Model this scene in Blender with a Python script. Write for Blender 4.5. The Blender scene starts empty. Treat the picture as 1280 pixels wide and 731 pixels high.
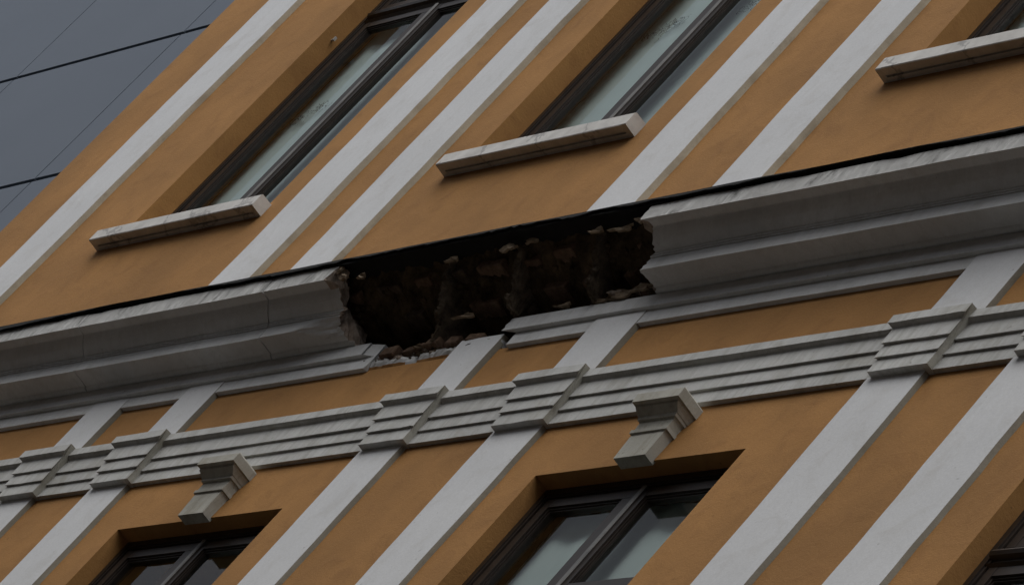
import bpy, math, random
from mathutils import Vector, Matrix, noise
random.seed(7)
S = bpy.context.scene
OZ = 12.2                                   # height of the facade origin above the street

# ------------------------------------------------------------------ camera
RX = Vector((0.57818, -0.10310, -0.80932))  # facade axes seen in the camera (x right, y down, z forward)
RY = Vector((0.56514, 0.76599, 0.30630))
RZ = Vector((0.58833, -0.63449, 0.50132))
def fix(h, v, f2=None):
    f = math.sqrt(-(h[0]*v[0] + h[1]*v[1])); det = h[0]*v[1] - h[1]*v[0]
    n = ((-f*f*v[1] + f*f*h[1])/det, (-f*f*h[0] + f*f*v[0])/det)
    u = lambda q: Vector((q[0], q[1], f)).normalized()
    return f, -u(h), u(n), u(v)
FPX, RX, RY, RZ = fix((-4702.336, 838.494), (7720.794, -8327.273))
DIST = 21.0
cam_d = bpy.data.cameras.new('camera'); cam = bpy.data.objects.new('camera', cam_d)
S.collection.objects.link(cam); S.camera = cam
cam_d.sensor_fit = 'HORIZONTAL'; cam_d.sensor_width = 36; cam_d.lens = 36*FPX/1280
cam_d.clip_start = 0.5; cam_d.clip_end = 2000
right = Vector((RX.x, RY.x, RZ.x)); down = Vector((RX.y, RY.y, RZ.y)); fwd = Vector((RX.z, RY.z, RZ.z))
M = Matrix((right, -down, -fwd)).transposed().to_4x4()
M.translation = -fwd*DIST + Vector((0, 0, OZ))
cam.matrix_world = M

# ------------------------------------------------------------------ sky, sun, exposure
W = bpy.data.worlds.new('World'); S.world = W; W.use_nodes = True
wn = W.node_tree.nodes; wl = W.node_tree.links
bg = wn['Background']
sky = wn.new('ShaderNodeTexSky'); sky.sky_type = 'NISHITA'; sky.sun_disc = False
SUN_EL, SUN_AZ = math.radians(75), math.radians(160)     # azimuth measured from +Y clockwise: in front of the facade, a little to the right
sky.sun_elevation = SUN_EL; sky.sun_rotation = SUN_AZ
sky.air_density = 0.6; sky.dust_density = 0.4; sky.ozone_density = 1.0
hs = wn.new('ShaderNodeHueSaturation'); hs.inputs['Saturation'].default_value = 0.22   # overcast: nearly grey light
wl.new(sky.outputs[0], hs.inputs['Color']); wl.new(hs.outputs[0], bg.inputs['Color'])
bg.inputs['Strength'].default_value = 0.05
sd = bpy.data.lights.new('sun', 'SUN'); sd.energy = 1.5; sd.angle = math.radians(80); sd.color = (1, 0.985, 0.965)
sun = bpy.data.objects.new('sun', sd); S.collection.objects.link(sun)
sdir = Vector((math.sin(SUN_AZ)*math.cos(SUN_EL), math.cos(SUN_AZ)*math.cos(SUN_EL), math.sin(SUN_EL)))
sun.rotation_euler = sdir.to_track_quat('Z', 'Y').to_euler(); sun.location = sdir*30 + Vector((0, 0, OZ))
vs = S.view_settings
vs.view_transform = 'Standard'; vs.look = 'None'; vs.gamma = 1; vs.use_curve_mapping = False
vs.exposure = 1.53
S.cycles.max_bounces = 8; S.cycles.diffuse_bounces = 4; S.cycles.transparent_max_bounces = 12

# ------------------------------------------------------------------ materials
def mat(name):
    m = bpy.data.materials.new(name); m.use_nodes = True
    return m, m.node_tree.nodes, m.node_tree.links, m.node_tree.nodes['Principled BSDF']
def coords(n, l, scale=(1, 1, 1), rot=(0, 0, 0)):
    tc = n.new('ShaderNodeTexCoord'); mp = n.new('ShaderNodeMapping')
    mp.inputs['Scale'].default_value = scale; mp.inputs['Rotation'].default_value = rot
    l.new(tc.outputs['Object'], mp.inputs['Vector']); return mp.outputs[0]
def nz(n, l, vec, scale, detail=4, rough=0.6, dist=0.0):
    t = n.new('ShaderNodeTexNoise'); t.inputs['Scale'].default_value = scale; t.inputs['Detail'].default_value = detail
    t.inputs['Roughness'].default_value = rough; t.inputs['Distortion'].default_value = dist
    l.new(vec, t.inputs['Vector']); return t.outputs['Fac']
def ramp(n, l, fac, a, b, ca=0.0, cb=1.0):
    r = n.new('ShaderNodeMapRange'); r.inputs['From Min'].default_value = a; r.inputs['From Max'].default_value = b
    r.inputs['To Min'].default_value = ca; r.inputs['To Max'].default_value = cb
    l.new(fac, r.inputs['Value']); return r.outputs[0]
def mix(n, l, fac, a, b, mode='MIX'):
    m = n.new('ShaderNodeMix'); m.data_type = 'RGBA'; m.blend_type = mode
    for s, v in ((m.inputs['Factor'], fac), (m.inputs[6], a), (m.inputs[7], b)):
        if isinstance(v, (int, float)): s.default_value = v
        elif isinstance(v, tuple): s.default_value = (*v, 1)
        else: l.new(v, s)
    return m.outputs[2]
def bump(n, l, bsdf, fac, strength, distance):
    b = n.new('ShaderNodeBump'); b.inputs['Strength'].default_value = strength; b.inputs['Distance'].default_value = distance
    l.new(fac, b.inputs['Height']); l.new(b.outputs[0], bsdf.inputs['Normal']); return b
def mul(n, l, a, b):
    m = n.new('ShaderNodeMath'); m.operation = 'MULTIPLY'
    for s, v in zip(m.inputs, (a, b)):
        if isinstance(v, (int, float)): s.default_value = v
        else: l.new(v, s)
    return m.outputs[0]

def plaster(name, base, dirt, amt=0.35, streak=0.0, sdirt=(0.1, 0.09, 0.06), fine=0.5, mottle=0.12):
    """painted render: broad mottling, blotches, rain streaks, specks and a trowelled relief"""
    m, n, l, b = mat(name)
    v = coords(n, l)
    big = nz(n, l, v, 1.3, 5, 0.6); mid = nz(n, l, v, 7, 6, 0.65, 0.6); fin = nz(n, l, v, 90, 4, 0.7)
    c = mix(n, l, ramp(n, l, big, 0.35, 0.7, 0, 1), tuple(x*(1-mottle) for x in base), tuple(min(1, x*(1+mottle)) for x in base))
    c = mix(n, l, ramp(n, l, mid, 0.52, 0.78, 0, amt), c, dirt)
    m2 = nz(n, l, v, 3.6, 5, 0.6, 0.4)
    c = mix(n, l, ramp(n, l, m2, 0.45, 0.75, 0, mottle*1.6), c, tuple(x*0.6 for x in base))
    if streak:
        sv = coords(n, l, (22, 22, 1.6)); st = nz(n, l, sv, 1.0, 5, 0.7)
        c = mix(n, l, mul(n, l, ramp(n, l, st, 0.45, 0.75, 0, streak), ramp(n, l, big, 0.3, 0.6, 0.35, 1)), c, sdirt)
    sp = nz(n, l, v, 34, 2, 0.5)
    c = mix(n, l, ramp(n, l, sp, 0.72, 0.79, 0, 0.45), c, tuple(x*0.35 for x in dirt))
    gr = nz(n, l, v, 110, 3, 0.85)
    c = mix(n, l, ramp(n, l, gr, 0.3, 0.7, 0, 0.24), c, tuple(x*0.45 for x in base))
    l.new(c, b.inputs['Base Color']); b.inputs['Roughness'].default_value = 0.88
    b.inputs['Specular IOR Level'].default_value = 0.25
    h = mix(n, l, 0.35, mid, fin)
    bump(n, l, b, h, fine, 0.006)
    return m
M_OCHRE = plaster('ochre_render', (0.37, 0.187, 0.060), (0.215, 0.10, 0.032), 0.6, 0.25, (0.28, 0.135, 0.05), 0.85, mottle=0.18)
M_REVEAL = M_OCHRE
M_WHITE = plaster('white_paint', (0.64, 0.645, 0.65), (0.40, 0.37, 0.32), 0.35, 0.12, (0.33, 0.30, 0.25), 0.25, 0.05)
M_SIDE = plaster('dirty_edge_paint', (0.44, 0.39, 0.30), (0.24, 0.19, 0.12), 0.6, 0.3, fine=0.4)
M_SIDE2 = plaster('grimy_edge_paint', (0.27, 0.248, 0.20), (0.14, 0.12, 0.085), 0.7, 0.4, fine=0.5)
M_ARCH = plaster('stained_white_paint', (0.52, 0.52, 0.50), (0.27, 0.24, 0.17), 0.55, 0.55, (0.14, 0.12, 0.08), 0.35)
M_CORN = plaster('grey_white_cornice_paint', (0.56, 0.565, 0.56), (0.36, 0.325, 0.27), 0.35, 0.25, (0.15, 0.13, 0.10), 0.3)
M_KEY = plaster('weathered_keystone_paint', (0.44, 0.425, 0.37), (0.22, 0.185, 0.11), 0.7, 0.6, (0.12, 0.10, 0.065), 0.5)
def fillet_mat():
    m, n, l, b = mat('peeling_fillet_paint')
    v = coords(n, l)
    a = nz(n, l, coords(n, l, (1, 1, 1), (0, 0.5, 0)), 5, 6, 0.7, 1.0); st = nz(n, l, coords(n, l, (16, 16, 6), (0, 0.6, 0)), 1, 7, 0.75, 0.8)
    c = mix(n, l, ramp(n, l, a, 0.35, 0.65), (0.34, 0.335, 0.32), (0.62, 0.62, 0.60))
    c = mix(n, l, mul(n, l, ramp(n, l, st, 0.40, 0.62, 0, 0.85), ramp(n, l, a, 0.42, 0.6, 0.0, 1)), c, (0.06, 0.056, 0.048))
    l.new(c, b.inputs['Base Color']); b.inputs['Roughness'].default_value = 0.9
    bump(n, l, b, st, 0.5, 0.004); return m
M_FILLET = fillet_mat()
def marble():
    m, n, l, b = mat('veined_marble')
    v = coords(n, l, (1, 1, 1), (0, 0.75, 0))
    w = n.new('ShaderNodeTexWave'); w.inputs['Scale'].default_value = 1.1; w.inputs['Distortion'].default_value = 9
    w.inputs['Detail'].default_value = 5; w.inputs['Detail Scale'].default_value = 2.2; w.inputs['Detail Roughness'].default_value = 0.7
    l.new(v, w.inputs['Vector'])
    a = nz(n, l, v, 9, 6, 0.7)
    c = mix(n, l, ramp(n, l, a, 0.3, 0.75), (0.64, 0.62, 0.58), (0.40, 0.38, 0.35))
    c = mix(n, l, ramp(n, l, w.outputs['Fac'], 0.95, 1.0, 0, 0.5), c, (0.13, 0.12, 0.12))
    l.new(c, b.inputs['Base Color']); b.inputs['Roughness'].default_value = 0.6
    bump(n, l, b, a, 0.2, 0.003); return m
M_MARBLE = marble()
def simple(name, col, rough=0.6, var=0.25, scale=8, bmp=0.3, dist=0.004, spec=0.3, metal=0):
    m, n, l, b = mat(name)
    v = coords(n, l); a = nz(n, l, v, scale, 6, 0.65); d = nz(n, l, v, scale*6, 4, 0.7)
    c = mix(n, l, ramp(n, l, a, 0.3, 0.7), tuple(x*(1-var) for x in col), tuple(min(1, x*(1+var)) for x in col))
    l.new(c, b.inputs['Base Color']); b.inputs['Roughness'].default_value = rough
    b.inputs['Specular IOR Level'].default_value = spec; b.inputs['Metallic'].default_value = metal
    if bmp: bump(n, l, b, mix(n, l, 0.5, a, d), bmp, dist)
    return m
M_WOOD = simple('dark_brown_joinery', (0.019, 0.012, 0.008), 0.45, 0.35, 20, 0.2, 0.002, 0.4)
M_WORN_HI = simple('worn_highlight_paint', (0.11, 0.105, 0.095), 0.42, 0.45, 14, 0.3, 0.002, 0.5)  # highlight of the front strips put into this paler worn paint
M_BITUMEN = simple('black_roofing_felt', (0.004, 0.004, 0.004), 0.95, 0.5, 12, 0.6, 0.006)
M_CORE = simple('shade_dark_rubble_core', (0.062, 0.045, 0.028), 0.97, 0.95, 9, 1.0, 0.02, 0.05)  # deep shade of the hole put into the dark base colour
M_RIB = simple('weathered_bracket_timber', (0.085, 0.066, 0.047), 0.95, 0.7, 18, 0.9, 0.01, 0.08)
M_BRICKS = [simple('shaded_brick_%s' % k, c, 0.95, 0.5, 25, 0.8, 0.006, 0.1) for k, c in
            (('umber', (0.12, 0.078, 0.054)), ('blackish', (0.07, 0.052, 0.038)), ('red', (0.13, 0.085, 0.058)))]  # brick tones darkened to carry the shade inside the hole
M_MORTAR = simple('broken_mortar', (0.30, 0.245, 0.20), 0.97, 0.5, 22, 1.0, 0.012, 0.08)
M_FLAKE = simple('loose_plaster', (0.19, 0.145, 0.10), 0.95, 0.4, 30, 0.7, 0.006, 0.1)
M_ROOM = simple('dim_room', (0.05, 0.045, 0.04), 0.9, 0.2, 2, 0)
M_IRON = simple('pale_iron', (0.35, 0.33, 0.30), 0.5, 0.3, 40, 0.2)
M_CURT = simple('pale_net_curtain', (0.78, 0.87, 0.845), 0.95, 0.05, 3, 0.15, 0.003, 0.05)
M_LACE = simple('lace_shade', (0.13, 0.15, 0.148), 0.95, 0.3, 30, 0)
def glass():
    m, n, l, b = mat('window_glass'); n.remove(b)
    o = n['Material Output']; t = n.new('ShaderNodeBsdfTransparent'); g = n.new('ShaderNodeBsdfGlossy')
    t.inputs['Color'].default_value = (0.86, 0.90, 0.89, 1); g.inputs['Roughness'].default_value = 0.02
    f = n.new('ShaderNodeFresnel'); f.inputs['IOR'].default_value = 1.24
    x = n.new('ShaderNodeMixShader'); l.new(f.outputs[0], x.inputs[0]); l.new(t.outputs[0], x.inputs[1]); l.new(g.outputs[0], x.inputs[2])
    l.new(x.outputs[0], o.inputs['Surface']); return m
M_GLASS = glass()
def cladding():
    m, n, l, b = mat('blue_grey_metal_cladding')
    v = coords(n, l); a = nz(n, l, v, 0.7, 4, 0.5); d = nz(n, l, v, 260, 3, 0.8)
    c = mix(n, l, ramp(n, l, a, 0.3, 0.7), (0.082, 0.102, 0.132), (0.096, 0.117, 0.148))
    c = mix(n, l, ramp(n, l, d, 0.35, 0.7, 0, 0.25), c, (0.12, 0.14, 0.17))
    oi = n.new('ShaderNodeObjectInfo'); c = mix(n, l, ramp(n, l, oi.outputs['Random'], 0, 1, 0, 0.2), c, (0.12, 0.138, 0.16))
    l.new(c, b.inputs['Base Color']); b.inputs['Roughness'].default_value = 0.5; b.inputs['Metallic'].default_value = 0.25
    return m
M_CLAD = cladding()
M_JOINT = simple('black_joint_gasket', (0.012, 0.014, 0.012), 0.8, 0.3, 8, 0)
M_ASPH = simple('low_bounce_asphalt', (0.020, 0.019, 0.018), 0.9, 0.25, 30, 0.5)  # street tones darkened to cut light bounced up under the cornice
M_PAVE = simple('paving_concrete', (0.034, 0.030, 0.026), 0.9, 0.2, 12, 0.4)
M_KERB = simple('kerb_granite', (0.12, 0.115, 0.11), 0.85, 0.2, 20, 0.4)
M_GROUND = simple('ground_earth', (0.022, 0.020, 0.016), 0.95, 0.3, 3, 0.4)
M_ROOFT = simple('roof_tin', (0.10, 0.10, 0.105), 0.6, 0.2, 5, 0.2)
M_LINE = simple('road_paint', (0.7, 0.7, 0.68), 0.7, 0.1, 20, 0.2)

# ------------------------------------------------------------------ mesh helpers
class MB:
    def __init__(s): s.v = []; s.f = []; s.m = []
    def quad(s, pts, mi=0):
        i = len(s.v); s.v += [tuple(p) for p in pts]; s.f.append(tuple(range(i, i+len(pts)))); s.m.append(mi)
    def box(s, x0, x1, y0, y1, z0, z1, mi=0):
        i = len(s.v)
        s.v += [(x0,y0,z0),(x1,y0,z0),(x1,y1,z0),(x0,y1,z0),(x0,y0,z1),(x1,y0,z1),(x1,y1,z1),(x0,y1,z1)]
        for q in ((0,3,2,1),(4,5,6,7),(0,1,5,4),(1,2,6,5),(2,3,7,6),(3,0,4,7)):
            s.f.append(tuple(i+k for k in q)); s.m.append(mi)
    def build(s, name, mats, parent=None, smooth=False, loc=None):
        me = bpy.data.meshes.new(name); me.from_pydata(s.v, [], s.f)
        for m in (mats if isinstance(mats, (list, tuple)) else [mats]): me.materials.append(m)
        me.polygons.foreach_set('material_index', s.m)
        if smooth: me.polygons.foreach_set('use_smooth', [True]*len(s.f))
        me.update()
        o = bpy.data.objects.new(name, me); S.collection.objects.link(o)
        if parent: o.parent = parent
        if loc: o.location = loc
        return o
def tag(o, label=None, cat=None, group=None, kind=None):
    for k, v in (('label', label), ('category', cat), ('group', group), ('kind', kind)):
        if v: o[k] = v
    return o
def empty(name, loc):
    o = bpy.data.objects.new(name, None); o.location = loc; o.empty_display_size = 0.3
    S.collection.objects.link(o); return o
def n3(x, y, z, s=1.0): return noise.noise(Vector((x*s, y*s, z*s)))
def resample(prof, step):
    out = []
    for (a, b) in zip(prof, prof[1:]):
        d = math.hypot(b[0]-a[0], b[1]-a[1]); k = max(1, int(round(d/step)))
        for j in range(k): out.append((a[0]+(b[0]-a[0])*j/k, a[1]+(b[1]-a[1])*j/k, j == 0))
    out.append((*prof[-1], True)); return out
def extrude(mb, prof, xs, wav=0.0, mats=None, seed=0.0, cap=(True, True), close=True):
    """prof: list of (proud, z[, material]) ; proud = distance in front of the wall (towards -Y)"""
    n = len(prof); i0 = len(mb.v)
    for x in xs:
        for j, q in enumerate(prof):
            p, z = q[0], q[1]
            w = wav if p > 0.004 else 0
            mb.v.append((x, -(p + w*n3(x*2.3+seed, j*3.1, 1.7) + 0.4*w*n3(x*9+seed, j*2.7, 5.2)), z + w*n3(x*2.1+seed, j*2.9, 8.3) + 0.4*w*n3(x*8+seed, j*4.4, 2.1)))
    for k in range(len(xs)-1):
        for j in range(n if close else n-1):
            a = i0+k*n+j; b = i0+k*n+(j+1) % n
            mb.f.append((a, a+n, b+n, b)); mb.m.append(mats[j] if mats else 0)
    if cap[0]: mb.f.append(tuple(i0+j for j in range(n))); mb.m.append(0)
    if cap[1]: mb.f.append(tuple(i0+(len(xs)-1)*n+j for j in reversed(range(n)))); mb.m.append(0)
def lin(a, b, step):
    k = max(1, int(round(abs(b-a)/step))); return [a+(b-a)*i/k for i in range(k+1)]
def rock(mb, c, r, sq=(1, 1, 1), mi=0, seed=0, rough=0.35):
    import bmesh
    bm = bmesh.new(); bmesh.ops.create_icosphere(bm, subdivisions=2, radius=1)
    rz = Matrix.Rotation(random.uniform(0, 6.28), 3, 'Y') @ Matrix.Rotation(random.uniform(0, 6.28), 3, 'Z')
    i0 = len(mb.v)
    for v in bm.verts:
        d = 1 + rough*n3(v.co.x*1.7+seed*7.3, v.co.y*1.7, v.co.z*1.7) + rough*0.5*n3(v.co.x*4+seed, v.co.y*4, v.co.z*4)
        q = rz @ (v.co*d); mb.v.append((c[0]+q.x*r*sq[0], c[1]+q.y*r*sq[1], c[2]+q.z*r*sq[2]))
    for f in bm.faces: mb.f.append(tuple(i0+v.index for v in f.verts)); mb.m.append(mi)
    bm.free()

# ------------------------------------------------------------------ the street below
g = MB(); g.quad([(-600,-600,-0.13),(600,-600,-0.13),(600,600,-0.13),(-600,600,-0.13)]); tag(g.build('ground', M_GROUND), kind='structure')
r = MB(); r.quad([(-200,-9.6,-0.12),(200,-9.6,-0.12),(200,-2.4,-0.12),(-200,-2.4,-0.12)]); tag(r.build('road', M_ASPH), kind='structure')
for nm, a, b_ in (('pavement', -2.25, 0.0), ('pavement', -12.5, -9.75)):
    r = MB(); r.box(-200, 200, a, b_, -0.3, 0); tag(r.build(nm, M_PAVE), kind='structure')
for a, b_ in ((-2.4, -2.25), (-9.75, -9.6)):
    r = MB(); r.box(-200, 200, a, b_, -0.3, 0.004); tag(r.build('kerb', M_KERB), kind='structure')
r = MB()
for k in range(-12, 13): r.quad([(k*6-1.5,-6.06,-0.116),(k*6+1.5,-6.06,-0.116),(k*6+1.5,-5.94,-0.116),(k*6-1.5,-5.94,-0.116)])
tag(r.build('road_marking', M_LINE), kind='structure')

# ------------------------------------------------------------------ the ochre building
B = empty('plastered_building', (0, 0, OZ))
tag(B, 'ochre plastered building with white pilasters and a cornice broken open in the middle', 'building')
XL, XR, ZB, ZT = -5.925, 8.6, -12.2, 5.4
# openings: x0, x1, z0, z1, sill?, frame depth, transom height
UP = [(-4.38, -3.07), (-1.503, -0.19), (1.513, 2.83), (4.55, 5.86)]
LO = [(-4.42, -3.18), (-1.48, -0.24), (1.457, 2.705), (4.46, 5.70)]
UZ0, UZ1, UTR = 1.10, 3.62, 2.93
LZ0, LZ1, LTR = -3.95, -1.287, -1.985
OPEN = [(a, b, UZ0, UZ1) for a, b in UP] + [(a, b, LZ0, LZ1) for a, b in LO]
xs = sorted({XL, XR, *[o[0] for o in OPEN], *[o[1] for o in OPEN]}); zs = sorted({ZB, ZT, UZ0, UZ1, LZ0, LZ1, -0.40, 0.02})
HOLE = (-1.3, 1.5)
xs = sorted(set(xs) | set(HOLE)); wall = MB(); T = 0.42
for a, b in zip(xs, xs[1:]):
    for c, d in zip(zs, zs[1:]):
        mx, mz = (a+b)/2, (c+d)/2
        if any(o[0] < mx < o[1] and o[2] < mz < o[3] for o in OPEN): continue
        if HOLE[0] < mx < HOLE[1] and -0.40 < mz < 0.02: continue       # behind the broken cornice stands the bare core
        wall.quad([(a, 0, c), (b, 0, c), (b, 0, d), (a, 0, d)])
for a, b, c, d in OPEN:
    wall.quad([(a,0,c),(a,0,d),(a,T,d),(a,T,c)]); wall.quad([(b,0,d),(b,0,c),(b,T,c),(b,T,d)])
    wall.quad([(a,0,d),(b,0,d),(b,T,d),(a,T,d)]); wall.quad([(b,0,c),(a,0,c),(a,T,c),(b,T,c)])
wall.quad([(XL,0,ZB),(XL,0,ZT),(XL,9,ZT),(XL,9,ZB)]); wall.quad([(XR,0,ZT),(XR,0,ZB),(XR,9,ZB),(XR,9,ZT)])
wall.quad([(XR,9,ZB),(XL,9,ZB),(XL,9,ZT),(XR,9,ZT)])
wall.build('wall', M_OCHRE, B)
r = MB(); r.box(XL-0.25, XR+0.25, -0.35, 9.2, ZT+0.003, ZT+0.25); r.build('roof', M_ROOFT, B)

# --- pilasters (upper storey, frieze, lower storey), each hand-plastered with wavering arrises
def pilaster(x0, x1, z0, z1, p=0.03, seed=0, side=M_SIDE):
    mb = MB(); Z = lin(z0, z1, 0.06); n = 6
    prof = [(-0.004, 0), (0, p*0.35), (0.003, p*0.75), (0.010, p), (0.06, p), (0.10, p)]
    for i, z in enumerate(Z):
        row = []
        el = 0.006*n3(seed, z*1.3, 0.3) + 0.004*n3(seed, z*7, 4.3) + 0.012*max(0.0, n3(seed+2, z*5, 1.1)-0.4); er = 0.006*n3(seed+9, z*1.3, 0.3) + 0.004*n3(seed+9, z*8, 4.3) - 0.010*max(0.0, n3(seed+5, z*5, 1.1)-0.35)
        pp = 1 + 0.10*n3(seed, z*2, 9)
        pts = [(x0+el-0.004, 0.0), (x0+el, p*0.5), (x0+el+0.004, p*0.93), (x0+el+0.010, p), ((x0+x1)/2, p*1.02), (x1+er-0.010, p), (x1+er-0.004, p*0.93), (x1+er, p*0.5), (x1+er*1.4+0.005, 0.0)]
        i0 = len(mb.v)
        for x, y in pts: mb.v.append((x, -max(0.0, y*pp) + (0.002 if y == 0 else 0), z))
        if i:
            for j in range(8):
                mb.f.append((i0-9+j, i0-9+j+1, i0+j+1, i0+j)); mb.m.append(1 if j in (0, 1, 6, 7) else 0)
    k = len(mb.v)
    mb.f.append(tuple(reversed(range(9)))); mb.m.append(0); mb.f.append(tuple(range(k-9, k))); mb.m.append(0)
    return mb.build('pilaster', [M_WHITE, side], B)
UPP = [(-5.375, -5.0), (-2.79, -2.445), (-2.128, -1.793), (0.07, 0.397), (0.893, 1.21), (3.12, 3.45), (3.93, 4.25), (6.2, 6.53), (7.0, 7.33)]
FRP = [(-5.3, -4.98), (-2.775, -2.485), (-1.994, -1.712), (0.031, 0.333), (0.938, 1.26), (3.166, 3.50), (3.93, 4.25), (6.2, 6.53), (7.0, 7.33)]
LOP = [(-5.3, -4.98), (-2.775, -2.483), (-2.017, -1.705), (0.032, 0.335), (0.927, 1.258), (3.145, 3.47), (3.906, 4.22), (6.2, 6.53), (7.0, 7.33)]
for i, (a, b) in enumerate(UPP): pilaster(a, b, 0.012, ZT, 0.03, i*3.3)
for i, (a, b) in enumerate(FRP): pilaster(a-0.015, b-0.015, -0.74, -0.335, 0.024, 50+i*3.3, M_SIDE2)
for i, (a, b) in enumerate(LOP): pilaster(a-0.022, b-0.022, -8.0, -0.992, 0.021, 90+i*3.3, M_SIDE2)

# --- architrave: cap, cavetto and three fasciae, breaking forward over each pilaster
AR = [(0, -0.995), (0.02, -0.995), (0.0205, -0.928), (0.03, -0.930), (0.0305, -0.863), (0.04, -0.865), (0.0405, -0.787), (0.046, -0.782), (0.053, -0.779), (0.06, -0.775), (0.06, -0.732), (0.056, -0.728), (0, -0.722)]
mb = MB(); extrude(mb, AR, lin(XL, XR, 0.10), 0.0016, seed=3); mb.build('architrave', M_ARCH, B)
for i, (a, b) in enumerate(LOP):
    a = max(a, FRP[i][0]-0.01); mb = MB(); e = 0.03
    P = [(p+e if k not in (0, 12) else 0, z) for k, (p, z) in enumerate(AR)]
    n = len(P); sd_ = i*5.1
    gx = [0, 0.06, 0.4, 0.7, 0.94, 1]
    for gi, t in enumerate(gx):
        for j, (p, z) in enumerate(P):
            ext = max(0.0, (AR[j][0]-0.02))*1.15 + 0.004 if j not in (0, 12) else (0.004 if j == 0 else 0.044)
            x = (a-ext) + (b-a+2*ext)*t
            w = 0.0022 if p > 0 else 0
            mb.v.append((x + w*1.5*n3(j, sd_, 2.2+gi), -(p + w*n3(gi+sd_, j*1.9, 3)), z-0.003 + w*n3(gi*1.3+sd_, j*2.7, 7)))
    for gi in range(5):
        for j in range(n-1):
            q = gi*n+j; mb.f.append((q, q+n, q+n+1, q+1)); mb.m.append(0)
    for s, base in ((0, 0), (1, 5*n)):
        f = [base+j for j in range(n)]
        mb.f.append(tuple(f if s == 0 else reversed(f))); mb.m.append(1)
    mb.build('architrave_block', [M_ARCH, M_KEY], B)

# --- keystones over the lower windows
def keystone(cx, seed):
    mb = MB()
    def tier(pts):                     # rings of (half width, proud, z) from bottom to top
        i0 = len(mb.v)
        for k, (hw, p, z) in enumerate(pts):
            w = 0.0018
            for x, y in ((-hw, 0.01), (-hw, -p), (hw, -p), (hw, 0.01)):
                mb.v.append((cx+x + w*n3(seed+k, x*9, 1), y + (w*n3(seed+k, x*7, 5) if y < 0 else 0), z + w*n3(seed+k*2, x*5, 9)))
        for k in range(len(pts)-1):
            for j in range(4):
                a = i0+k*4+j; b = i0+k*4+(j+1) % 4
                mb.f.append((a, b, b+4, a+4)); mb.m.append(0)
        mb.f.append((i0+3, i0+2, i0+1, i0)); mb.m.append(0)
        e = i0+4*(len(pts)-1); mb.f.append((e, e+1, e+2, e+3)); mb.m.append(0)
    tier([(0.094, 0.041, -1.302), (0.096, 0.044, -1.24), (0.099, 0.046, -1.177), (0.109, 0.054, -1.176), (0.109, 0.055, -1.161), (0.101, 0.050, -1.159),
          (0.103, 0.051, -1.117), (0.113, 0.062, -1.115), (0.114, 0.064, -1.104), (0.117, 0.066, -1.102), (0.121, 0.079, -1.092), (0.126, 0.094, -1.082), (0.127, 0.098, -1.072), (0.138, 0.114, -1.071), (0.139, 0.116, -1.030), (0.134, 0.110, -1.024)])
    return mb.build('keystone', M_KEY, B)
for i, (a, b) in enumerate(LO): keystone((a+b)/2, i*4.7)

# --- window sills of marble with a drip groove
for (a, b, dz) in [(-4.487, -3.037, 0), (-1.565, -0.185, 0), (1.432, 2.86, 0), (4.46, 5.92, 0)] + [(q0-0.07, q1+0.07, LZ0-UZ0) for q0, q1 in LO]:
    mb = MB(); full = [(-0.06, 1.04), (0.066, 1.04), (0.069, 1.044), (0.0695, 1.112), (0.065, 1.119), (-0.06, 1.124)]
    full = [(p, z+dz) for p, z in full]
    grv = [(-0.06, 1.04+dz), (0.022, 1.04+dz), (0.022, 1.052+dz), (0.032, 1.052+dz), (0.032, 1.04+dz)] + full[1:]
    x_ = [a, a+0.035, b-0.035, b]
    extrude(mb, full, lin(x_[0], x_[1], 0.035), 0.0012, seed=a); extrude(mb, grv, lin(x_[1], x_[2], 0.07), 0.0012, seed=a); extrude(mb, full, lin(x_[2], x_[3], 0.035), 0.0012, seed=a)
    mb.build('window_sill', M_MARBLE, B)

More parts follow.
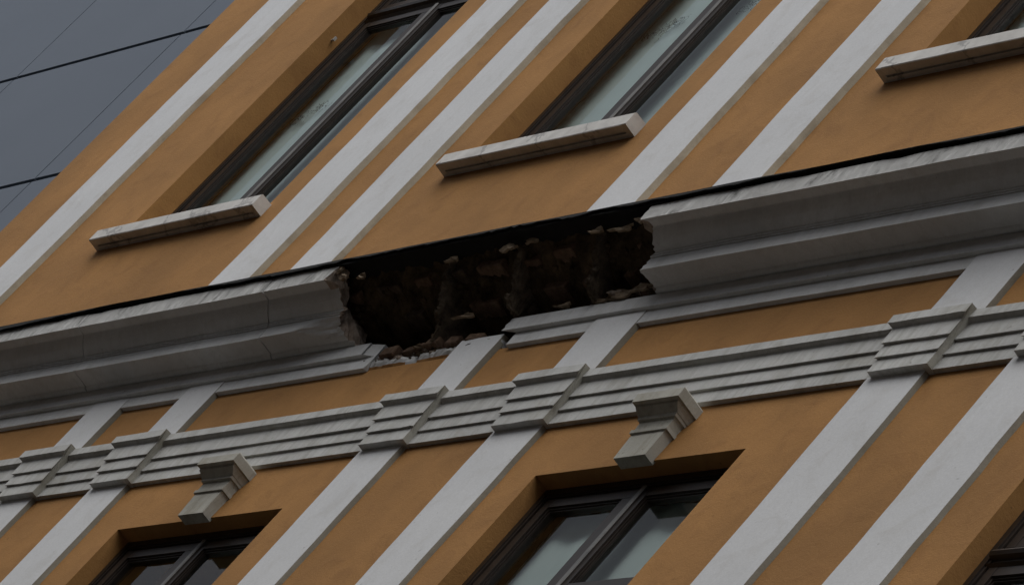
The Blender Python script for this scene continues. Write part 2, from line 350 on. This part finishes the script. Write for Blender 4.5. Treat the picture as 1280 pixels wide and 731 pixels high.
# --- windows
def ring(mb, x0, x1, z0, z1, w, y0, y1, mi=0, ch=0.006):
    """rectangular frame with a chamfered inner edge"""
    mb.box(x0, x0+w, y0, y1, z0, z1, mi); mb.box(x1-w, x1, y0, y1, z0, z1, mi)
    mb.box(x0+w, x1-w, y0+0.001, y1, z0, z0+w, mi); mb.box(x0+w, x1-w, y0+0.001, y1, z1-w, z1, mi)
def window(x0, x1, z0, z1, yf, ztr, label):
    cx = (x0+x1)/2; f = MB()
    ring(f, x0-0.002, x1+0.002, z0, z1, 0.030, yf, yf+0.08)
    ring(f, x0+0.028, x1-0.028, z0+0.028, z1-0.028, 0.012, yf+0.006, yf+0.08)
    ring(f, x0+0.039, x1-0.039, z0+0.039, z1-0.039, 0.012, yf+0.014, yf+0.08)
    w = f.build('window', M_WOOD, B)
    t = MB()                                                        # moulded transom
    pr = [(-yf-0.07, ztr), (-yf-0.01, ztr), (-yf+0.0, ztr+0.010), (-yf-0.010, ztr+0.014), (-yf-0.010, ztr+0.032), (-yf+0.008, ztr+0.040), (-yf+0.014, ztr+0.054), (-yf+0.008, ztr+0.068), (-yf-0.012, ztr+0.074), (-yf-0.012, ztr+0.092), (-yf-0.07, ztr+0.094)]
    extrude(t, pr, [x0+0.029, cx, x1-0.029], 0.0); t.build('transom', M_WOOD, w)
    a0, a1 = x0+0.050, x1-0.050
    for (q0, q1) in ((a0, cx+0.012), (cx+0.016, a1)):
        for (zz0, zz1) in ((z0+0.050, ztr+0.001), (ztr+0.095, z1-0.050)):
            s = MB(); ys = yf+0.010
            ring(s, q0, q1, zz0, zz1, 0.042, ys, ys+0.04); ring(s, q0+0.040, q1-0.040, zz0+0.040, zz1-0.040, 0.010, ys+0.008, ys+0.04)
            ring(s, q0+0.049, q1-0.049, zz0+0.049, zz1-0.049, 0.008, ys+0.014, ys+0.04)
            if q0 == a0: s.box(q1-0.090, q1-0.0415, ys+0.002, ys+0.04, zz0+0.0425, zz1-0.0425)
            s.build('sash', M_WOOD, w)
            p = MB(); p.quad([(q0+0.05, ys+0.022, zz0+0.05), (q1-0.05, ys+0.022, zz0+0.05), (q1-0.05, ys+0.022, zz1-0.05), (q0+0.05, ys+0.022, zz1-0.05)])
            p.build('pane', M_GLASS, w)
    for (zz0, zz1) in ((z0+0.045, ztr), (ztr+0.094, z1-0.045)):      # rounded astragal over the meeting stiles
        s = MB(); ax = cx+0.018
        pts = [(ax-0.020, yf+0.014), (ax-0.020, yf+0.009), (ax-0.013, yf+0.008), (ax-0.012, yf+0.001), (ax+0.009, yf+0.000), (ax+0.012, yf+0.004), (ax+0.013, yf+0.009), (ax+0.022, yf+0.010), (ax+0.022, yf+0.014)]
        n = len(pts); zl = [zz0, (zz0+zz1)/2, zz1]
        for z in zl: s.v += [(x, y, z) for x, y in pts]
        for k in range(2):
            for j in range(n-1):
                s.f.append((k*n+j, k*n+j+1, (k+1)*n+j+1, (k+1)*n+j)); s.m.append(0 if j in (3, 4) else 1)
        s.f.append(tuple(reversed(range(n)))); s.m.append(0); s.f.append(tuple(range(2*n, 3*n))); s.m.append(0)
        s.build('astragal', [M_WORN_HI, M_WOOD], w)
        s = MB(); s.box(cx+0.046, cx+0.052, yf+0.013, yf+0.030, zz0+0.05, zz1-0.05); s.build('bead', M_WORN_HI, w)
    rm = MB(); a, b, y0, y1 = x0-0.6, x1+0.5, T, 2.2                 # the room behind, so that nothing shines through
    rm.quad([(a,y1,z0-0.3),(b,y1,z0-0.3),(b,y1,z1+0.3),(a,y1,z1+0.3)]); rm.quad([(a,y0,z0-0.3),(a,y1,z0-0.3),(a,y1,z1+0.3),(a,y0,z1+0.3)])
    rm.quad([(b,y0,z0-0.3),(b,y1,z0-0.3),(b,y1,z1+0.3),(b,y0,z1+0.3)]); rm.quad([(a,y0,z1+0.3),(b,y0,z1+0.3),(b,y1,z1+0.3),(a,y1,z1+0.3)])
    rm.quad([(a,y0,z0-0.3),(b,y0,z0-0.3),(b,y1,z0-0.3),(a,y1,z0-0.3)])
    rm.build('room', M_ROOM, w)
    return w
def curtain(x0, x1, z0, z1, y, label, motif):
    X = lin(x0, x1, 0.02); c = MB(); zz = [z0, (z0+z1)/2, z1]
    ox, oz = (x0+x1)/2, z0
    for z in zz:
        for x in X: c.v.append((x-ox, 0.006*math.sin(x*31)+0.008*n3(x*5, y, z*0.4), z-oz))
    n = len(X)
    for k in range(2):
        for j in range(n-1): c.f.append((k*n+j, k*n+j+1, (k+1)*n+j+1, (k+1)*n+j)); c.m.append(0)
    o = c.build('net_curtain', M_CURT, smooth=True, loc=(ox, y, z0+OZ))
    tag(o, label, 'curtain', 'pale net curtains behind the windows')
    if motif:
        m = MB()
        for (mx, mz, sz) in motif:
            for k in range(38):                                     # short curling threads of the lace flower
                ax, az = mx + random.gauss(0, sz*0.8), mz + random.gauss(0, sz*0.42); rr = random.uniform(0.010, 0.024); t0 = random.uniform(0, 6.28); sp = random.uniform(1.5, 4.5)
                th = random.uniform(0.0015, 0.0035); prev = None
                for s_ in range(8):
                    t = t0 + sp*s_/7; ca, sa = math.cos(t), math.sin(t); r1 = rr*(1-0.05*s_)
                    cur = ((ax+ca*r1-ox, -0.018, az+sa*r1-z0), (ax+ca*(r1+th)-ox, -0.018, az+sa*(r1+th)-z0))
                    if prev: m.quad([prev[0], cur[0], cur[1], prev[1]])
                    prev = cur
        lm = m.build('lace_motif', M_LACE, o); lm['kind'] = 'stuff'
LBL = ['pale net curtain behind the upper window nearest the grey cladding', 'pale net curtain behind the upper window above the cornice break', 'pale net curtain in the upper window at the top right corner']
YU, YLo = 0.10, 0.07
for i, (a, b) in enumerate(UP):
    window(a, b, UZ0, UZ1, YU, UTR, None)
    mt = [(a+0.12, 2.235, 0.05), (a+0.23, 2.30, 0.05), (a+0.52, 2.235, 0.05), (a+0.80, 2.30, 0.05)]
    if i < 3: curtain(a+0.015, b-0.015, UZ0+0.02, UZ1-0.02, YU+0.100, LBL[i], mt)
LBL2 = ['', 'pale net curtain in the lower window under the left keystone', 'pale net curtain in the lower window under the middle keystone', 'pale net curtain in the lower window at the bottom right corner']
for i, (a, b) in enumerate(LO):
    window(a, b, LZ0, LZ1, YLo, LTR, None)
    if i > 0: curtain(a+0.015, b-0.015, LZ0+0.02, LZ1-0.02, YLo+(0.28 if i == 1 else 0.110), LBL2[i], None)
h = MB(); h.box(-4.386, -4.356, 0.055, 0.063, 2.735, 2.743); h.box(-4.361, -4.355, 0.052, 0.066, 2.733, 2.757); h.build('shutter_hook', M_IRON, B)

# ------------------------------------------------------------------ cornice
# lower mouldings against the wall
LM = [(0, -0.407), (0.020, -0.407), (0.021, -0.334), (0.040, -0.334), (0.041, -0.262), (0, -0.258)]
# upper cornice: soffit, corona strip, reeds, cyma, top fillet
CN = [(0.0, -0.249), (0.041, -0.2585), (0.050, -0.258), (0.058, -0.254), (0.064, -0.248), (0.100, -0.247), (0.150, -0.247), (0.151, -0.181), (0.156, -0.181), (0.1565, -0.1725), (0.161, -0.1725), (0.1615, -0.164), (0.166, -0.1635),
      (0.182, -0.152), (0.200, -0.137), (0.218, -0.120), (0.234, -0.1025), (0.238, -0.100), (0.279, -0.100), (0.281, -0.013), (0.265, -0.008), (0.0, 0.002)]
def end_left(p, z):
    """x of the broken end of the left run, for a point of the profile"""
    if z > -0.02 and p < 0.25: return -1.0
    if p > 0.27: return -0.955 + (z+0.07)*0.35
    if p > 0.16: return -0.90 + (0.25-p)*0.4
    if p > 0.06: return -0.83 - (p-0.06)*0.6
    return -0.80
def knocked(x, p, z):
    """the lower corner of the corona strip, knocked off towards the break"""
    c = max(0.0, min(0.062, (x+1.20)*0.26)) + (0.010*n3(x*14, p*40, z*40) if x > -1.16 else 0)
    q = (p-0.151) - (z+0.247)
    if p < 0.155 and z < -0.178 and q > -c: return p-(q+c)/2, z+(q+c)/2, True
    return p, z, False
def end_right(p, z):
    if p > 0.27: x = 1.205
    elif p > 0.16: x = 1.255
    elif p > 0.145: x = 1.235
    else: x = 1.22 + (0.15-p)*0.3
    return x
def corn_run(x0, x1, e0=None, e1=None, seed=0.0):
    prof = resample(CN, 0.012); n = len(prof); mb = MB()
    mats = []
    for j in range(n-1):
        p, z, _ = prof[j]; mats.append(1 if p > 0.2785 and z > -0.1003 else 0)
    mats.append(0)
    flags = []; X = lin(x0, x1, 0.03 if e1 else 0.09); rows = []
    for x in X:
        row = []
        for j, (p, z, corner) in enumerate(prof):
            s0 = (e0(p, z) + 0.016*n3(j*0.9, 3, seed) + 0.012*n3(j*0.33, 8, seed)) if e0 else x0
            s1 = (e1(p, z) + 0.016*n3(j*0.9, 3, seed) + 0.012*n3(j*0.33, 8, seed)) if e1 else x1
            t = (x-x0)/(x1-x0); xx = x
            if e1 and x > x1-0.35: k = (x-(x1-0.35))/0.35; xx = (x1-0.35) + k*(s1-(x1-0.35))
            if e0 and x < x0+0.6: k = ((x0+0.6)-x)/0.6; xx = (x0+0.6) + k*(s0-(x0+0.6))
            w = 0.0016; kn = False
            if e1: p, z, kn = knocked(xx, p, z)
            flags.append(kn)
            dp = 1.3*w*n3(x*2.3+seed, p*9, 0.3) + 0.5*w*n3(x*9, p*12, seed); dz = 1.3*w*n3(x*2.1, seed, p*9+4)
            if mats[j] and z > -0.06: dp -= 0.006*max(0, n3(x*7, 2.2, 4.4))*(z+0.06)/0.04
            row.append((xx, -(p+(dp if p > 0.01 else 0)), z+dz))
        i0 = len(mb.v); mb.v += row; rows.append(i0)
    for a, b in zip(rows, rows[1:]):
        for j in range(n-1): mb.f.append((a+j, b+j, b+j+1, a+j+1)); mb.m.append(0 if (flags[b+j] and flags[b+j+1]) else mats[j])
    for e, base, sgn in ((e0, rows[0], -1), (e1, rows[-1], 1)):       # ends: rough and fractured, or plain where two runs meet at a crack
        if not e:
            f = [base+j for j in range(n)]; mb.f.append(tuple(f if sgn < 0 else reversed(f))); mb.m.append(0); continue
        cy = sum(mb.v[base+j][1] for j in range(n))/n*0.9; cz = -0.12; prev = [base+j for j in range(n)]
        for rk, sc in enumerate((0.9, 0.72, 0.5, 0.28)):
            ring_ = []
            for j in range(n):
                x, y, z = mb.v[base+j]
                yy = cy+(y-cy)*sc; zz = cz+(z-cz)*sc
                mx = -0.90 if sgn > 0 else 1.245
                ring_.append(len(mb.v)); mb.v.append((x*(sc**0.5)+mx*(1-sc**0.5) - sgn*0.02*(1-sc) + 0.03*n3(yy*22, zz*22, seed+rk) + 0.02*n3(yy*55, zz*55, seed), yy, zz))
            for j in range(n):
                k = (j+1) % n; q = (prev[j], ring_[j], ring_[k], prev[k])
                mb.f.append(q if sgn < 0 else tuple(reversed(q))); mb.m.append(2)
            prev = ring_
        mb.f.append(tuple(prev if sgn < 0 else reversed(prev))); mb.m.append(2)
    return mb.build('cornice_section', [M_CORN, M_FILLET, M_MORTAR], B)
corn_run(XL, -2.946, seed=1.0)
corn_run(-2.940, -1.436, seed=2.0)
tag(corn_run(-1.427, -0.95, e1=end_left, seed=3.0), 'broken ragged end of the cornice')
tag(corn_run(1.23, 4.3, e0=end_right, seed=4.0), 'broken end of the cornice beside the hole')
corn_run(4.304, XR, seed=5.0)
def low_run(x0, x1, seed, rag0=False, rag1=False):
    mb = MB(); prof = [(p, z) for p, z, _ in resample(LM, 0.018)]; prof.append(LM[0]); prof = prof[:-1]
    X = lin(x0, x1, 0.08); extrude(mb, prof, X, 0.0015, seed=seed); n = len(prof)
    for k, on, s in ((0, rag0, 1), (len(X)-1, rag1, -1)):
        if on:
            for j in range(n):
                x, y, z = mb.v[k*n+j]; p = prof[j][0]
                sh = (0.16 if p > 0.03 else 0.0)*(1 if s < 0 else 0) - (0.10*(1 if p < 0.03 else 0) if s > 0 else 0)
                mb.v[k*n+j] = (x - s*0.02*n3(j*0.7, seed, 1) + (-sh if s > 0 else -sh*0.8), y, z + (0.008*n3(j, seed, 3)))
    return mb.build('lower_moulding', M_CORN, B)
low_run(XL, -0.60, 11.0, rag1=True)
low_run(0.31, XR, 12.0, rag0=True)

# roofing felt lapped over the cornice edge
mb = MB(); X = lin(XL, XR, 0.03); n = 6
for x in X:
    inh = -0.93 < x < 1.2
    lo = -0.002 + 0.034*n3(x*0.8, 4, 4.4) + 0.012*n3(x*5.5, 1, 1) + 0.006*n3(x*25, 2, 7)
    if inh: lo = -0.006 + 0.014*n3(x*5, 1, 2) + 0.012*n3(x*27, 3, 2)
    lo = min(0.005, max(-0.05, lo)); pj = 0.297 + 0.004*n3(x*2, 0, 3)
    for p, z in ((0.004, 0.036), (pj-0.02, 0.014), (pj, 0.007), (pj+0.001, lo), (pj-0.008, lo+0.001), (0.282, 0.004)): mb.v.append((x, -p, z))
for i in range(len(X)-1):
    for j in range(n-1):
        a = i*n+j; mb.f.append((a, a+1, a+n+1, a+n)); mb.m.append(0)
mb.build('roofing_felt', M_BITUMEN, B)
mb = MB(); extrude(mb, [(-0.1, 0.003), (0.286, -0.016), (0.286, -0.003), (-0.1, 0.018)], lin(-1.05, 1.3, 0.05), 0.003, seed=2); mb.build('roof_boarding', M_BITUMEN, B)

# ------------------------------------------------------------------ the hole: bare core, brackets, bricks, rubble
def core_p(z, x):
    """how far the core stands proud of the wall plane at height z"""
    pts = [(-0.46, -0.004), (-0.40, -0.004), (-0.385, 0.006), (-0.365, 0.018), (-0.352, 0.008), (-0.335, -0.10), (-0.32, -0.28), (-0.20, -0.30), (-0.165, -0.20), (-0.145, -0.02), (-0.13, 0.035), (-0.09, 0.11), (-0.05, 0.17), (-0.005, 0.215), (0.03, 0.22)]
    for (a, pa), (b, pb) in zip(pts, pts[1:]):
        if a <= z <= b: return pa+(pb-pa)*(z-a)/(b-a)
    return pts[-1][1]
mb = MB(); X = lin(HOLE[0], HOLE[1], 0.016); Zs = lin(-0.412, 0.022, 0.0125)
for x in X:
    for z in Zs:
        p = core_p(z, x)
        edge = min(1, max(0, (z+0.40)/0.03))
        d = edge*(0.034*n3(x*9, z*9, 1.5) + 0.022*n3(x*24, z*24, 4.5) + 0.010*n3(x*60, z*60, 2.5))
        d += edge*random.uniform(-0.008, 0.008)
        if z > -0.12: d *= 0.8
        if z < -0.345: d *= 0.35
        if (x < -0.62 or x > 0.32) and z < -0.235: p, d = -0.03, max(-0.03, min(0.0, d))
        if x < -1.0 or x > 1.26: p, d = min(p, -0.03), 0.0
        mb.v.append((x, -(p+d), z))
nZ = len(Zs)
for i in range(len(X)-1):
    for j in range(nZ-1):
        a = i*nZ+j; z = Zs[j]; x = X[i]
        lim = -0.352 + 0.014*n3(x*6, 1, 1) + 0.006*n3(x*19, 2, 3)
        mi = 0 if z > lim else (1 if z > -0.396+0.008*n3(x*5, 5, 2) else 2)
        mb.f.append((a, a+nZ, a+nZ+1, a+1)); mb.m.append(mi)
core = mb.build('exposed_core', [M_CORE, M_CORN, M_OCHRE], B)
core['label'] = 'dark rubble core laid bare where the cornice fell'
# timber brackets that carried the cornice
for (x, tw, sd_) in ((-0.18, 0.026, 1), (0.31, 0.028, 2), (0.84, 0.028, 3)):
    mb = MB(); prof = [(-0.30, -0.325), (0.02, -0.335), (0.055, -0.325), (0.075, -0.29), (0.085, -0.255), (0.12, -0.235), (0.148, -0.215), (0.155, -0.18), (0.175, -0.15), (0.205, -0.12), (0.235, -0.09), (0.255, -0.055), (0.262, -0.022), (-0.30, -0.006)]
    P = [(p*0.84 if p > 0 else p, z) for p, z, _ in resample(prof, 0.009)]; m_ = len(P)
    for k, xx in enumerate((x-tw/2, x-tw/6, x+tw/6, x+tw/2)):
        for j, (p, z) in enumerate(P):
            if x > 0.25: z = max(z, -0.244)
            er = 0.004 if k in (0, 3) else 0
            mb.v.append((xx+0.010*n3(p*25, z*25, sd_)+random.uniform(-0.006, 0.006), -(p-er+0.018*n3(z*22, p*22, sd_+k*0.4)+random.uniform(-0.009, 0.009)), z+random.uniform(-0.005, 0.005)))
    for k in range(3):
        for j in range(m_-1): a = k*m_+j; mb.f.append((a, a+m_, a+m_+1, a+1)); mb.m.append(0)
    mb.f.append(tuple(range(m_))); mb.m.append(0); mb.f.append(tuple(reversed(range(3*m_, 4*m_)))); mb.m.append(0)
    mb.build('bracket', M_RIB, B)
# bricks of the core, each its own piece
import bmesh
brick_meshes = []
for k in range(9):
    bm = bmesh.new(); bmesh.ops.create_cube(bm, size=1)
    L = random.choice((0.23, 0.23, 0.15, 0.11))
    bmesh.ops.scale(bm, vec=(L, 0.11, 0.058), verts=bm.verts)
    bmesh.ops.bevel(bm, geom=bm.edges[:], offset=0.005, segments=1, affect='EDGES')
    for v in bm.verts: v.co += Vector((0.007*n3(v.co.x*20+k, v.co.y*20, v.co.z*20), 0.008*n3(v.co.x*23, v.co.y*20+k, 3), 0.005*n3(v.co.x*20, 1, v.co.z*20+k)))
    me = bpy.data.meshes.new('brick'); bm.to_mesh(me); bm.free(); me.materials.append(M_BRICKS[k % 3]); brick_meshes.append(me)
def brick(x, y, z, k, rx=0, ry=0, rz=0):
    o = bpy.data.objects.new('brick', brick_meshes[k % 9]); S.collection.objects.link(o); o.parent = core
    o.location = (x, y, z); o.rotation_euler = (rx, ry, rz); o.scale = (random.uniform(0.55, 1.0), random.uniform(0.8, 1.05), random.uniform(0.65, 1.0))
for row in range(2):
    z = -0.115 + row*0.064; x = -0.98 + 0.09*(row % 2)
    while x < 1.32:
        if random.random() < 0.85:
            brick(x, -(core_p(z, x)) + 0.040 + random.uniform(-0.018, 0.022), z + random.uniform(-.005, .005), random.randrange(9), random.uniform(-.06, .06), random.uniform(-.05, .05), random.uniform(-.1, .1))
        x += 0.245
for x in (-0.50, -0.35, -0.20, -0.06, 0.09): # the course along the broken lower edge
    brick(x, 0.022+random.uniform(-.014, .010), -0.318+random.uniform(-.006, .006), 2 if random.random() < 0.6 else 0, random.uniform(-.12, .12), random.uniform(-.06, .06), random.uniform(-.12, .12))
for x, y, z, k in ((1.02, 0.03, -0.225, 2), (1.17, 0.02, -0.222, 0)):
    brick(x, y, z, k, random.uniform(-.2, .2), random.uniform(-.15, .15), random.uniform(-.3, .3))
# crumbled mortar along the edges
mb = MB()
for k in range(56):
    x = random.uniform(-0.68, 0.30); rock(mb, (x, 0.004-random.uniform(0, 0.018), -0.352+random.uniform(-0.018, 0.02)), random.uniform(0.004, 0.014), (1.6, 0.8, 0.7), random.choice((0, 2, 2, 2)), k, 0.8)
for k in range(60):
    x = random.uniform(0.34, 1.26); rock(mb, (x, random.uniform(-0.022, 0.02), -0.250+random.uniform(-0.004, 0.012)), random.uniform(0.005, 0.013)*(1+0.9*(x > 0.9)), (1.9, 0.9, 0.7), random.choice((0, 0, 1, 2)), k+60, 0.7)
for k in range(16):
    rock(mb, (-0.95+random.uniform(-0.04, 0.03), -random.uniform(0.02, 0.25), random.uniform(-0.04, -0.012)), random.uniform(0.005, 0.014), (1, 1, 1), random.choice((0, 1)), k+120, 0.7)
for k in range(70):
    x = random.uniform(-0.9, 1.2); z = random.uniform(-0.14, -0.05); rock(mb, (x, -core_p(z, x)-0.004, z), random.uniform(0.006, 0.02), (1.3, 0.8, 0.8), 2, k+150, 0.7)
for k in range(26):
    x = random.uniform(0.92, 1.27); rock(mb, (x, -random.uniform(-0.02, 0.05), -0.235+random.uniform(-0.012, 0.03)), random.uniform(0.012, 0.034), (1.7, 0.8, 0.55), random.choice((0, 0, 1, 2)), k+260, 0.8)
rb = mb.build('rubble', [M_MORTAR, M_FLAKE, M_CORE], B); rb['kind'] = 'stuff'
# loose flakes of render hanging under the felt
for k, (x, p, z, sx, sz) in enumerate(((0.28, 0.245, -0.06, 0.07, 0.022), (0.42, 0.25, -0.05, 0.055, 0.012), (-0.10, 0.25, -0.075, 0.06, 0.014), (0.86, 0.25, -0.062, 0.075, 0.013), (1.03, 0.24, -0.066, 0.09, 0.015), (1.15, 0.255, -0.055, 0.05, 0.018), (-0.86, 0.262, -0.075, 0.035, 0.022), (-0.92, 0.275, -0.035, 0.03, 0.02), (-0.75, 0.25, -0.075, 0.04, 0.018), (0.0, 0.085, -0.245, 0.09, 0.012), (0.62, 0.05, -0.235, 0.07, 0.012), (1.04, 0.058, -0.238, 0.12, 0.022), (1.17, 0.062, -0.222, 0.08, 0.022), (0.90, 0.046, -0.247, 0.07, 0.012), (1.12, 0.04, -0.205, 0.09, 0.018), (-0.30, 0.03, -0.325, 0.05, 0.010))):
    mb = MB(); N = 17; fr = []; bk = []
    for j in range(N):
        t = 2*math.pi*j/N; r_ = 0.72+0.5*n3(math.cos(t)*1.6, math.sin(t)*1.6, k*3.3)+random.uniform(-0.22, 0.28)
        q = (sx*r_*math.cos(t), 0.006*math.sin(2*t+k), sz*r_*math.sin(t)+0.25*sx*math.cos(t)*n3(k, 1, 1))
        fr.append(q); bk.append((q[0]*0.9, q[1]+0.011, q[2]*0.9))
    mb.v = fr+bk
    mb.f = [tuple(range(N)), tuple(reversed(range(N, 2*N)))] + [(j, j+N, (j+1) % N+N, (j+1) % N) for j in range(N)]; mb.m = [0]*len(mb.f)
    mb.build('plaster_flake', M_FLAKE, B, loc=(x, -p, z))

# ------------------------------------------------------------------ the clad building next door
N_ = empty('clad_building', (-13, 0.5, 0)); tag(N_, 'grey building faced with flat blue-grey panels left of the ochre corner', 'building')
ox = 13.0
mb = MB(); mb.box(-2.52, 7.0, 0.06, 9.0, 0.0, 23.6); mb.build('wall', M_JOINT, N_)
pw, ph = 1.88, 1.331; shared = {}
for i in range(-4, 5):
    for j in range(-9, 8):
        x0 = -7.99 + i*pw + ox; x1 = x0+pw; z0 = 2.878 + j*ph + OZ; z1 = z0+ph
        if x1 > 7.05: x1 = 7.0
        if x1-x0 < 0.05 or z0 < 0.2 or z1 > 24: continue
        key = round(x1-x0, 3)
        if key not in shared:
            mb = MB(); gx, gz, d, e = 0.0075, 0.016, 0.05, 0.0012; w_, h_ = x1-x0, ph
            A = [(gx, 0, gz), (w_-gx, 0, gz), (w_-gx, 0, h_-gz), (gx, 0, h_-gz)]
            F = [(gx+e, 0, gz+e), (w_-gx-e, 0, gz+e), (w_-gx-e, 0, h_-gz-e), (gx+e, 0, h_-gz-e)]
            mb.v = [(x, d, z) for x, y, z in A] + [(x, e, z) for x, y, z in A] + [(x, 0, z) for x, y, z in F]
            mb.f = [(8, 9, 10, 11)] + [(a+k, a+(k+1) % 4, a+4+(k+1) % 4, a+4+k) for a in (0, 4) for k in range(4)]; mb.m = [0]*9
            o = mb.build('cladding_panel', M_CLAD, N_); shared[key] = o.data
        else:
            o = bpy.data.objects.new('cladding_panel', shared[key]); S.collection.objects.link(o); o.parent = N_
        o.location = (x0, 0, z0)

# ------------------------------------------------------------------ unseen row across the street, added to close off the low sky
O_ = empty('added_facing_building', (0, -13.6, 0)); tag(O_, 'unseen brown building added behind the camera to block the low sky', 'building')
M_OPP = simple('dark_brown_render', (0.11, 0.085, 0.065), 0.9, 0.2, 2, 0.4)
mb = MB(); mb.box(-60, 60, -10, 0, 0, 17.0); mb.build('wall', M_OPP, O_)
mb = MB(); mb.box(-60.3, 60.3, -10.3, 0.35, 17.003, 17.3); mb.build('roof', M_ROOFT, O_)
for k in range(-14, 15):
    for st in range(3):
        x, z = k*4.0, 4.6+st*3.7
        w = MB(); ring(w, x-0.65, x+0.65, z, z+2.1, 0.08, -0.02, 0.05); w_ = w.build('window', M_WOOD, O_)
        p = MB(); p.quad([(x+0.57, 0.012, z+0.08), (x-0.57, 0.012, z+0.08), (x-0.57, 0.012, z+2.02), (x+0.57, 0.012, z+2.02)]); p.build('pane', M_JOINT, w_)
